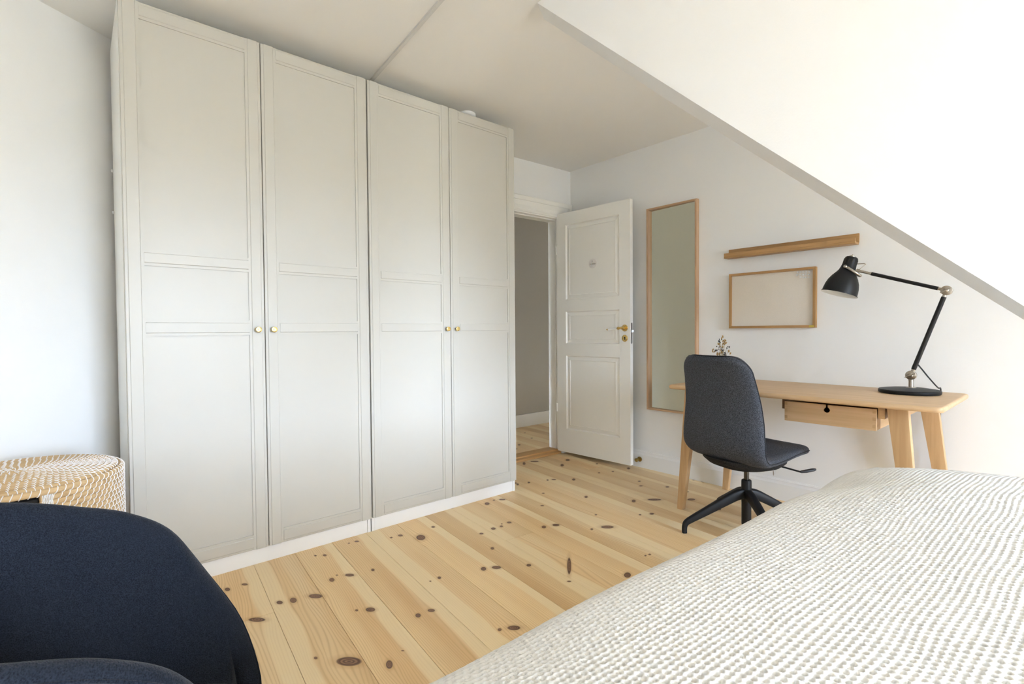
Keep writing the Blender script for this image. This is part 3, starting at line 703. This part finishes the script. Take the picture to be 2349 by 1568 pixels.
def rod(name, a, b, r, mat, ends=.03):
    d = (b-a).normalized(); bm = bmesh.new(); tube(bm, [a+d*ends, b-d*ends], r, 20); o = fin(bm, name, mat, lm, linv, 40)
    for p, q in ((a+d*.012, a+d*ends), (b-d*ends, b-d*.012)):
        bm = bmesh.new(); tube(bm, [p, q], r*.8, 14); fin(bm, 'ferrule', NICKEL, o, None, 40)
    return o
rod('lower_arm', J1, J2, .0098, BLACKM); rod('upper_arm', J2, JH+(JH-J2).normalized()*(-.045), .0085, BLACKM, .032)
d = (JH-J2).normalized(); bm = bmesh.new(); tube(bm, [JH-d*.078, JH-d*.062, JH-d*.03, JH-d*.01], [.0075, .006, .007, .0095], 16); fin(bm, 'head_ferrule', NICKEL, lm, linv, 40)
# shade: bell on a tilted axis
ax = (P(.806, 1.421, LX+.034)-P(.858, 1.221)).normalized(); side = (Vector((1, 0, 0))-ax*ax.x).normalized(); oth = side.cross(ax)
side = oth.cross(ax)
SM = Matrix(((side.x, oth.x, ax.x, LX), (side.y, oth.y, ax.y, .858), (side.z, oth.z, ax.z, 1.221), (0, 0, 0, 1)))
so = [(.0835, .000), (.0835, .003), (.0800, .004), (.0795, .018), (.077, .040), (.071, .064), (.060, .088), (.047, .108), (.038, .124), (.034, .140), (.0315, .160), (.030, .185), (.0285, .193), (.024, .197), (.010, .199), (.002, .199)]
bm = bmesh.new(); lathe(bm, so, 48, SM, cap=False); shd = fin(bm, 'shade', BLACKM, lm, linv, 60)
bm = bmesh.new(); lathe(bm, [(.0832, .0), (.0780, .004), (.0775, .018), (.075, .040), (.069, .064), (.058, .088), (.045, .108), (.036, .124), (.010, .130), (.002, .130)], 48, SM, cap=False); fin(bm, 'shade_liner', LINER, lm, linv, 60)
bm = bmesh.new(); lathe(bm, [(.014, .197), (.014, .203), (.009, .206), (.004, .207), (.0035, .212)], 20, SM); fin(bm, 'cap_nut', NICKEL, lm, linv, 40)
for k in range(12):
    an = 2*math.pi*k/12
    Tm = SM @ Matrix.Rotation(an, 4, 'Z') @ Matrix.Translation((.0302, 0, .172))
    bm = bmesh.new(); box(bm, (-.004, -.0016, -.012), (.0021, .0016, .012), Tm); fin(bm, 'vent_slot', DARK, shd)
bm = bmesh.new()
for sx in (-1, 1):
    tube(bm, [SM @ Vector((sx*.036, -.002, .137)), SM @ Vector((sx*.040, .010, .133)), SM @ Vector((sx*.036, .035, .121)), SM @ Vector((sx*.018, .058, .112)), SM @ Vector((0, .064, .110))], .0072, 12)
    lathe(bm, [(.004, 0), (.0085, .001), (.0085, .006), (.004, .009)], 14, SM @ Matrix.Translation((sx*.042, -.002, .137)) @ Matrix.Rotation(R(90*sx), 4, 'Y'))
fin(bm, 'yoke', NICKEL, lm, linv, 60)
bm = bmesh.new(); tube(bm, [SM @ Vector(c) for c in ((-.012, .030, .170), (-.012, .060, .176), (-.008, .068, .172), (-.004, .066, .164), (0, .050, .140), (0, .045, .120))], .0022, 8); fin(bm, 'pull_loop', NICKEL, lm, linv, 60)
bm = bmesh.new(); tube(bm, [tuple(v) for v in spline([(LX+.012, .535, .872), (LX+.03, .520, .845), (3.03, .500, .815), (3.08, .482, .775), (3.14, .476, .7515), (3.190, .476, .745), (3.205, .478, .70), (3.20, .480, .55), (3.195, .495, .48), (3.20, .478, .41), (3.20, .482, .3), (3.20, .485, .12), (3.205, .60, .010), (3.21, .9, .006)], 90)], .0032, 8)
fin(bm, 'cord', BLACKP, lm, linv, 60)

# ------------------------------------------------------------------ vase with dried flowers
VX, VY = 3.02, 1.488
vz = empty('flower_vase', (VX, VY, ZD)); tag(vz, 'small vase of dried tan and black flowers on the desk behind the chair', 'vase')
bm = bmesh.new(); lathe(bm, [(.018, 0), (.024, .004), (.028, .025), (.025, .05), (.013, .075), (.012, .09), (.014, .096), (.011, .097), (.009, .09), (.002, .08)], 28); fin(bm, 'vase', simple('glazed_grey', (.35, .34, .33), .25), vz, None, 60)
TAN = simple('dried_tan', (.50, .30, .10), .8, vary=.4); INK = simple('dried_dark', (.02, .02, .03), .8); STM = simple('dried_stem', (.34, .26, .15), .8)
rs = random.Random(3)
tips = [(-.005, .002, .272), (-.012, .010, .255), (.004, -.006, .245), (0, .030, .205), (.006, .062, .195), (0, .045, .19), (-.004, -.040, .185), (.004, -.030, .215), (-.006, .018, .225), (.006, .026, .235), (-.01, -.012, .225), (.01, .008, .2), (-.002, -.018, .25), (0, .0, .19), (-.008, .028, .175), (.008, -.012, .175), (.002, .014, .185), (-.006, -.022, .165), (.01, .02, .16)]
for i, (dx, dy, dz) in enumerate(tips):
    a = Vector((0, 0, .085)); e = Vector((dx, dy, dz*.97)); m = (a+e)/2 + Vector((0, -dy*.18, .01))
    bm = bmesh.new(); tube(bm, [a, m, e], .0008, 5); s_ = fin(bm, 'stem', STM, vz)
    bm = bmesh.new()
    for k in range(3 if i % 2 == 0 else 5):
        c = e + Vector((rs.uniform(-.008, .008), rs.uniform(-.008, .008), rs.uniform(-.018, .006)))
        Tm = Matrix.Translation(c) @ Matrix.Rotation(rs.uniform(-.6, .6), 4, 'X') @ Matrix.Rotation(rs.uniform(-.5, .5), 4, 'Y')
        if i % 2 == 0: lathe(bm, [(.0005, -.008), (.0036, -.003), (.0042, .002), (.0026, .007), (.0004, .009)], 8, Tm)
        else: lathe(bm, [(.0005, -.0035), (.003, -.0018), (.003, .0018), (.0005, .0035)], 8, Tm)
    fin(bm, 'seed_head', TAN if i % 2 == 0 else INK, s_, None, 60)

# ------------------------------------------------------------------ desk chair
CA = R(-11)
chM = Matrix.Translation((2.59, 1.15, 0)) @ Matrix.Rotation(CA, 4, 'Z')
ch = empty('desk_chair', M=chM); tag(ch, 'charcoal upholstered swivel chair with black star base at the desk', 'chair')
cl = spline([(.248, .420), (.20, .430), (.10, .426), (.0, .414), (-.09, .408), (-.16, .415), (-.208, .450), (-.228, .510), (-.224, .600), (-.226, .690), (-.246, .800), (-.268, .875), (-.283, .915)], 84)
hw = np.interp(np.linspace(0, 12, 84), range(13), [.200, .208, .212, .216, .220, .226, .231, .231, .224, .213, .198, .188, .182])
tot = np.concatenate([[0], np.cumsum(np.linalg.norm(np.diff(cl, axis=0), axis=1))]); L_ = tot[-1]
nt_, ns_ = 84, 41
tang = np.gradient(cl, axis=0); tang /= np.linalg.norm(tang, axis=1)[:, None]; nrm = np.stack([-tang[:, 1], tang[:, 0]], 1)   # (f,z) normals
front = np.zeros((nt_, ns_, 3)); back = np.zeros_like(front)
def edge_round(dist, r): return math.sqrt(max(0, 1-(1-min(dist, r)/r)**2))
borderL = []; borderR = []
for i in range(nt_):
    de = min(tot[i], 1e9); rr = .09
    wtop = 1.0
    dt = L_-tot[i]; db = tot[i]
    sh_ = .0
    if dt < rr: sh_ = rr-math.sqrt(max(0, rr*rr-(rr-dt)**2))
    if db < .07: sh_ = .07-math.sqrt(max(0, .07**2-(.07-db)**2))
    h_ = hw[i]-sh_*.95
    isback = min(max((i-34)/14, 0), 1)
    for j in range(ns_):
        s = -1+2*j/(ns_-1); s = math.copysign(1-(1-abs(s))**1.35, s)
        lat = s*h_
        th = .023*math.sqrt(max(0, 1-abs(s)**9))*edge_round(min(dt, db)+.0005, .02) + .0015
        curve = (abs(lat)/.22)**2.3*(.030*isback + .006*(1-isback))
        cx_, cz_ = cl[i]; nx_, nz_ = nrm[i]
        # normals of the centre line point to the underside / behind
        bx, bz = cx_-nx_*(0)-nx_*0, cz_
        off = -curve
        f0 = np.array([cx_+nx_*(off), cz_+nz_*(off)])
        front[i, j] = (f0[0]-nx_*th, lat, f0[1]-nz_*th); back[i, j] = (f0[0]+nx_*th, lat, f0[1]+nz_*th)
shell = np.concatenate([front, back[:, ::-1]], axis=1); shell = np.concatenate([shell, shell[:, :1]], axis=1)
o = grid_mesh('seat_shell', shell, MELANGE, ch)
mid = (front+back)/2
bord = [tuple(mid[i, 0]) for i in range(0, nt_, 2)] + [tuple(mid[-1, j]) for j in range(0, ns_, 3)] + [tuple(mid[i, -1]) for i in range(nt_-1, -1, -2)] + [tuple(mid[0, j]) for j in range(ns_-1, -1, -3)]
bp = [bord[0]]
for q in bord[1:]:
    if (Vector(q)-Vector(bp[-1])).length > .004: bp.append(q)
if (Vector(bp[0])-Vector(bp[-1])).length < .004: bp.pop()
bm = bmesh.new(); tube(bm, bp, .0026, 6, closed=True); fin(bm, 'piping', simple('black_piping', (.012, .013, .016), .8), ch, None, 80)
bm = bmesh.new()
prof = [(.206, .402), (.202, .386), (.175, .364), (.115, .343), (.055, .334), (.02, .332)]
rings = []
for sc_, z in prof: rings.append([bm.verts.new((-.025+sc_*1.0*math.cos(2*math.pi*k/32)*(.95), sc_*.98*math.sin(2*math.pi*k/32), z)) for k in range(32)])
for p, q in zip(rings, rings[1:]):
    for k in range(32): bm.faces.new((p[k], p[(k+1) % 32], q[(k+1) % 32], q[k]))
bm.faces.new(rings[0]); bm.faces.new(rings[-1][::-1])
fin(bm, 'seat_pan', fabric('dark_underside', (.010, .010, .010), (.045, .043, .042), 420, .12, .3, None, 0), ch, None, 60)
bm = bmesh.new(); lathe(bm, [(.0125, .255), (.0125, .336)], 20); fin(bm, 'gas_lift', simple('dark_chrome', (.10, .095, .09), .25, 1.0), ch, None, 40)
bm = bmesh.new(); lathe(bm, [(.0215, .035), (.0235, .040), (.0235, .150), (.0245, .165), (.0245, .262), (.0235, .268), (.0205, .270), (.014, .268)], 28); fin(bm, 'column', BLACKM, ch, None, 40)
for k in range(4):
    an = R(141+90*k)-CA
    dirv = Vector((math.cos(an), math.sin(an), 0))
    pts = spline([(.012, .198), (.05, .192), (.12, .158), (.20, .116), (.285, .072), (.312, .055), (.322, .035), (.323, .002)], 28)
    hs = np.interp(np.linspace(0, 7, 28), range(8), [.026, .026, .0235, .020, .0155, .0135, .012, .0115]); ws = np.interp(np.linspace(0, 7, 28), range(8), [.019, .018, .0165, .015, .0135, .013, .012, .0115])
    bm = bmesh.new(); tube(bm, [dirv*float(p[0])+Vector((0, 0, float(p[1]))) for p in pts], 1, 16, sq=[(float(b_), float(a_)) for a_, b_ in zip(hs, ws)])
    fin(bm, 'base_leg', BLACKM, ch, None, 50)
bm = bmesh.new(); tube(bm, [(.0, -.10, .380), (.02, -.19, .374), (.05, -.250, .362), (.062, -.258, .363)], .0042, 8); lv = fin(bm, 'height_lever', BLACKM, ch, None, 60)
bm = bmesh.new(); tube(bm, [(.052, -.250, .362), (.068, -.264, .366), (.098, -.282, .373), (.108, -.288, .375)], 1, 14, sq=[(.007, .005), (.010, .0065), (.010, .006), (.005, .004)]); fin(bm, 'lever_paddle', BLACKP, ch, None, 60)
bm = bmesh.new(); tube(bm, [(-.085, -.200, .380), (-.085, -.2005, .362), (-.085, -.2005, .354)], [.002, .003, .0015], 8); fin(bm, 'zip_pull', STEEL, ch, None, 60)

# ------------------------------------------------------------------ woven basket
BX, BY, BZ, BR = -.158, 2.284, .595, .272
bk = empty('laundry_basket', (BX, BY, 0)); tag(bk, 'round lidded basket of coiled seagrass with white stitching beside the wardrobe', 'basket')
bm = bmesh.new(); bm2 = bmesh.new()
ch_ = .0172; rows = 34
def ring(bm, r, z, rt, a0=0, a1=360, seg=120):
    full = abs(a1-a0) >= 359; n = int(seg*(a1-a0)/360)
    pts = [(r*math.cos(R(a0+(a1-a0)*i/n)), r*math.sin(R(a0+(a1-a0)*i/n)), z) for i in range(n if full else n+1)]
    tube(bm, pts, rt, 10, closed=full)
def stitch(bm, r, z, rt, an, vertical, lean=.35):
    """small white loop half way round a coil"""
    pts = []
    for k in range(6):
        t = math.pi*(k/5)-math.pi/2
        if vertical: rr, zz, aa = r+(rt+.0012)*math.cos(t), z+(rt+.0012)*math.sin(t), an+lean*.012*math.sin(t)/max(r, .02)
        else: rr, zz, aa = r+(rt+.0012)*math.sin(t), z+(rt+.0012)*math.cos(t), an+lean*.012*math.sin(t)/max(r, .02)
        pts.append((rr*math.cos(aa), rr*math.sin(aa), zz))
    tube(bm, pts, .00135, 5)
ha = math.degrees(math.atan2(-1.0, .03))       # direction of the handle slot
for k in range(rows):
    z = .009+k*ch_; r = BR*(.90+.10*math.sin(min(1, k/20)*math.pi/2))
    slot = k in (rows-2, rows-3)
    if slot: ring(bm, r, z, .0095, ha+13, ha+347)
    else: ring(bm, r, z, .0095)
    if k > rows-12:
        n = 88
        for i in range(n):
            an = 2*math.pi*(i+.5*(k % 2))/n
            dd = (math.degrees(an)-ha) % 360
            if slot and (dd < 14 or dd > 346): continue
            stitch(bm2, r, z, .0095, an, True)
        if slot:
            for sg in (1, -1):
                for q in range(7): stitch(bm2, r, z, .0098, R(ha+sg*(14+q*.75)), True, 0)
bb = fin(bm, 'basket_body', RATTAN, bk, None, 60)
lid = bmesh.new()
LT = BZ-.012
for k in range(15):
    r = .254-k*.0168
    if r < .012: break
    z = LT+.002+.012*(1-(r/.254)**2)
    ring(lid, r, z, .0092, seg=max(24, int(120*r/.254)))
    n = max(8, int(88*r/.254))
    for i in range(n): stitch(bm2, r, z, .0092, 2*math.pi*(i+.5*(k % 2))/n, False)
ll = fin(lid, 'lid', RATTAN, bk, None, 60)
bm = bmesh.new(); lathe(bm, [(.235, .02), (.245, .3), (.25, .555), (.01, .56)], 40); fin(bm, 'basket_dark_core', DARK, bk, None, 40)  # near-black core paints in the shaded inside behind the coils and handle slot
s_ = fin(bm2, 'stitching', THREAD, bk, None, 60); s_['kind'] = 'stuff'

# ------------------------------------------------------------------ armchair
ARM = Matrix.Translation((0, .962, 0))
ac = empty('armchair', M=ARM); tag(ac, 'navy blue wool tub armchair in front of the woven basket', 'armchair')
half = [(.246, .07, .285), (.252, .14, .300), (.260, .195, .345), (.242, .235, .44), (.197, .268, .535), (.143, .286, .632), (.075, .295, .684), (0, .298, .714), (-.1, .30, .745), (-.25, .29, .772), (-.37, .245, .788), (-.45, .165, .797), (-.485, .07, .80)]
full = [(.245, 0, .283)] + half + [(-.488, 0, .80)] + [(x-.055*min(1, max(0, (z-.30)/.12)), -y*.87, z) for x, y, z in half[::-1]]
NR = 200
ext = full[-3:] + full + full[:4]
rim = spline(ext, NR*(len(ext)-1)//len(full)+1)
step = (len(ext)-1)/(len(rim)-1); i0 = int(round(3/step)); i1 = int(round((3+len(full))/step)); rim = rim[i0:i1]; NR = len(rim)
cxm = np.array([-.06, 0.0])
rows_ = []; inn = []
for i in range(NR):
    x, y, z = rim[i]; p = np.array([x, y])
    t = rim[(i+1) % NR][:2]-rim[i-1][:2]; t /= np.linalg.norm(t); no = np.array([t[1], -t[0]])
    if no @ (p-cxm) < 0: no = -no
    zb_in = min(.345, z-.012); zb_out = .245
    fx = 1-.10*min(1, max(0, (x-.05)/.2))
    q_in = cxm + (p-cxm)*np.array([.82+.06*(x > 0)*min(1, x/.2), .72]); q_out = cxm + (p-cxm)*np.array([.80, .70])
    prof = []
    for k in range(11):                      # outer face, bottom to rim
        f = k/10; g = f**.5
        prof.append((*(q_out+(p+no*.022-q_out)*g), zb_out+(z-.022-zb_out)*f))
    for k in range(1, 8):                    # rounded rim
        a = math.pi*k/8
        prof.append((*(p+no*.022*math.cos(a)), z-.022+.022*math.sin(a)))
    for k in range(11):                      # inner face, rim to seat
        f = 1-k/10; g = f**.6
        prof.append((*(q_in+(p-no*.022-q_in)*g), zb_in+(z-.022-zb_in)*f))
    rows_.append(prof); inn.append(q_in)
arr = np.array(rows_)
grid_mesh('tub_shell', arr, NAVY, ac, wrapu=True)
bm = bmesh.new(); tube(bm, [tuple(arr[i, 11]) for i in range(0, NR, 2)],   .0022, 8, closed=True); fin(bm, 'piping', NAVY, ac, None, 80)
bm = bmesh.new(); rings = []
for sc_, z in ((.90, .262), (1.0, .266), (1.04, .285), (1.05, .315), (1.02, .342), (.80, .360), (.3, .364)):
    rings.append([bm.verts.new((cxm[0]+(q[0]-cxm[0])*sc_, q[1]*sc_, z)) for q in inn[::4]])
for p, q in zip(rings, rings[1:]):
    n = len(p)
    for k in range(n): bm.faces.new((p[k], p[(k+1) % n], q[(k+1) % n], q[k]))
bm.faces.new(rings[0][::-1]); bm.faces.new(rings[-1]); fin(bm, 'seat_cushion', NAVY, ac, None, 60)
bm = bmesh.new(); prism(bm, [tuple(r[0][:2]*.98) for r in arr[::6]], .238, .250); fin(bm, 'seat_base', NAVY, ac)
for sx, sy in ((1, 1), (1, -1), (-1, 1), (-1, -1)):
    bm = bmesh.new(); tube(bm, [(-.09+sx*.22, sy*.19, 0), (-.09+sx*.15, sy*.12, .24)], [.011, .017], 14); fin(bm, 'leg', OAKZ, ac, None, 40)

# ------------------------------------------------------------------ bed and bedspread
BX0, BX1, BY0, BY1 = -.10, 1.905, -.36, .515
bd = empty('bed', (.9, .05, 0)); tag(bd, 'single bed with mattress hidden beneath the white waffle bedspread', 'bed'); binv = Matrix.Translation((-.9, -.05, 0))
rbox('bed_base', (BX0+.06, BY0+.06, .10), (BX1-.07, BY1-.07, .30), PLINTH, bd, binv, .01)
rbox('mattress', (BX0+.05, BY0+.05, .301), (BX1-.06, BY1-.06, .565), COTTON, bd, binv, .03, 3)
for x in (BX0+.12, BX1-.14):
    for y in (BY0+.12, BY1-.13):
        bm = bmesh.new(); lathe(bm, [(.02, 0), (.025, .1)], 16, Matrix.Translation((x, y, 0))); fin(bm, 'leg', OAKZ, bd, binv, 40)
cell_u, cell_v = .0108, .0092
SU = np.arange(-.02, 2.09+.36, cell_u/5.5)             # arclength along the bed
SV = np.arange(0, .92+.38, cell_v/5.5)              # arclength across, from the wall side over the front edge
def fold(s, L, r, lean):
    """profile over an edge at length L: returns (along, drop)"""
    a = np.where(s < L, s, L); over = np.maximum(s-L, 0)
    th = np.minimum(over/r, math.pi/2*.93); rest = np.maximum(over-r*math.pi/2*.93, 0)
    al = a + r*np.sin(th) + rest*math.cos(math.pi/2*.93)
    dp = r*(1-np.cos(th)) + rest*math.sin(math.pi/2*.93)
    return al, dp
au, du = fold(SU, 2.0, .10, 0); av, dv = fold(SV, .81, .115, 0)
A, B_ = np.meshgrid(SU, SV, indexing='ij')
X = BX0 + np.repeat(au[:, None], len(SV), 1); Y = BY0 + np.repeat(av[None, :], len(SU), 0)
drop = np.sqrt(du[:, None]**2.0 + dv[None, :]**2.0)
# soft duvet: crowned in the middle, long ripples
tx = (X-BX0)/2.0; ty = (Y-BY0)/.9
Zs = .605 + .08*np.sin(np.clip(ty, 0, 1)*math.pi)**.7*np.minimum(1, (BX1-X)/.22).clip(0, 1)
rip = .010*np.sin(2.1*X*2.4+3.0*Y+.4) + .007*np.sin(5.2*X-6.0*Y+1.3) + .005*np.sin(9.0*X+4.0*Y)
rip += .012*np.exp(-((X-1.62)**2/.012+(Y-.42)**2/.02)) - .010*np.exp(-((X-1.45)**2/.01+(Y-.46)**2/.012))
inside = np.exp(-(drop/.06)**2)
Z = Zs + rip*(.35+.65*inside) - drop
Y += (.010*np.sin(7*X+.5)+.008*np.sin(15*X))*np.clip(dv[None, :]/.12, 0, 1)
X += .010*np.sin(11*Y)*np.clip(du[:, None]/.12, 0, 1)
Y = Y - .05*(X-1.0)
base = np.stack([X, Y, Z], -1)
gu = np.gradient(base, axis=0); gv = np.gradient(base, axis=1); nn = np.cross(gu, gv); nn /= np.linalg.norm(nn, axis=2)[..., None]
rng = np.random.default_rng(5)
def vnoise(a, b, seed):
    r = np.random.default_rng(seed).random((512, 512)); ia = np.floor(a).astype(int); ib = np.floor(b).astype(int); fa = a-ia; fb = b-ib
    fa = fa*fa*(3-2*fa); fb = fb*fb*(3-2*fb); g = lambda p, q: r[p % 512, q % 512]
    return (g(ia, ib)*(1-fa)+g(ia+1, ib)*fa)*(1-fb)+(g(ia, ib+1)*(1-fa)+g(ia+1, ib+1)*fa)*fb
ca = A/cell_u + .45*(vnoise(A/.07, B_/.07, 1)-.5)*2
cb = B_/cell_v + .35*(vnoise(A/.10, B_/.06, 3)-.5)*2
ib = np.floor(cb).astype(int); ca = ca + .5*(ib % 2); ia = np.floor(ca).astype(int)
tab = np.random.default_rng(11).random((4, 256, 256)); T_ = lambda k: tab[k][ia % 256, ib % 256]
fa = ca-ia-.5-.14*(T_(0)-.5); fb = cb-ib-.5-.12*(T_(1)-.5)
pit = np.exp(-(np.abs(fa)**2.2/.040+np.abs(fb)**2.2/.066))*(.55+.65*T_(2))
hgt = -.0088*pit + .0009*vnoise(A/.004, B_/.004, 8)
verts = base + nn*hgt[..., None]
bs = grid_mesh('bedspread', verts, COTTON)
tag(bs, 'white waffle-knit cotton bedspread spread over the bed', 'bedspread')
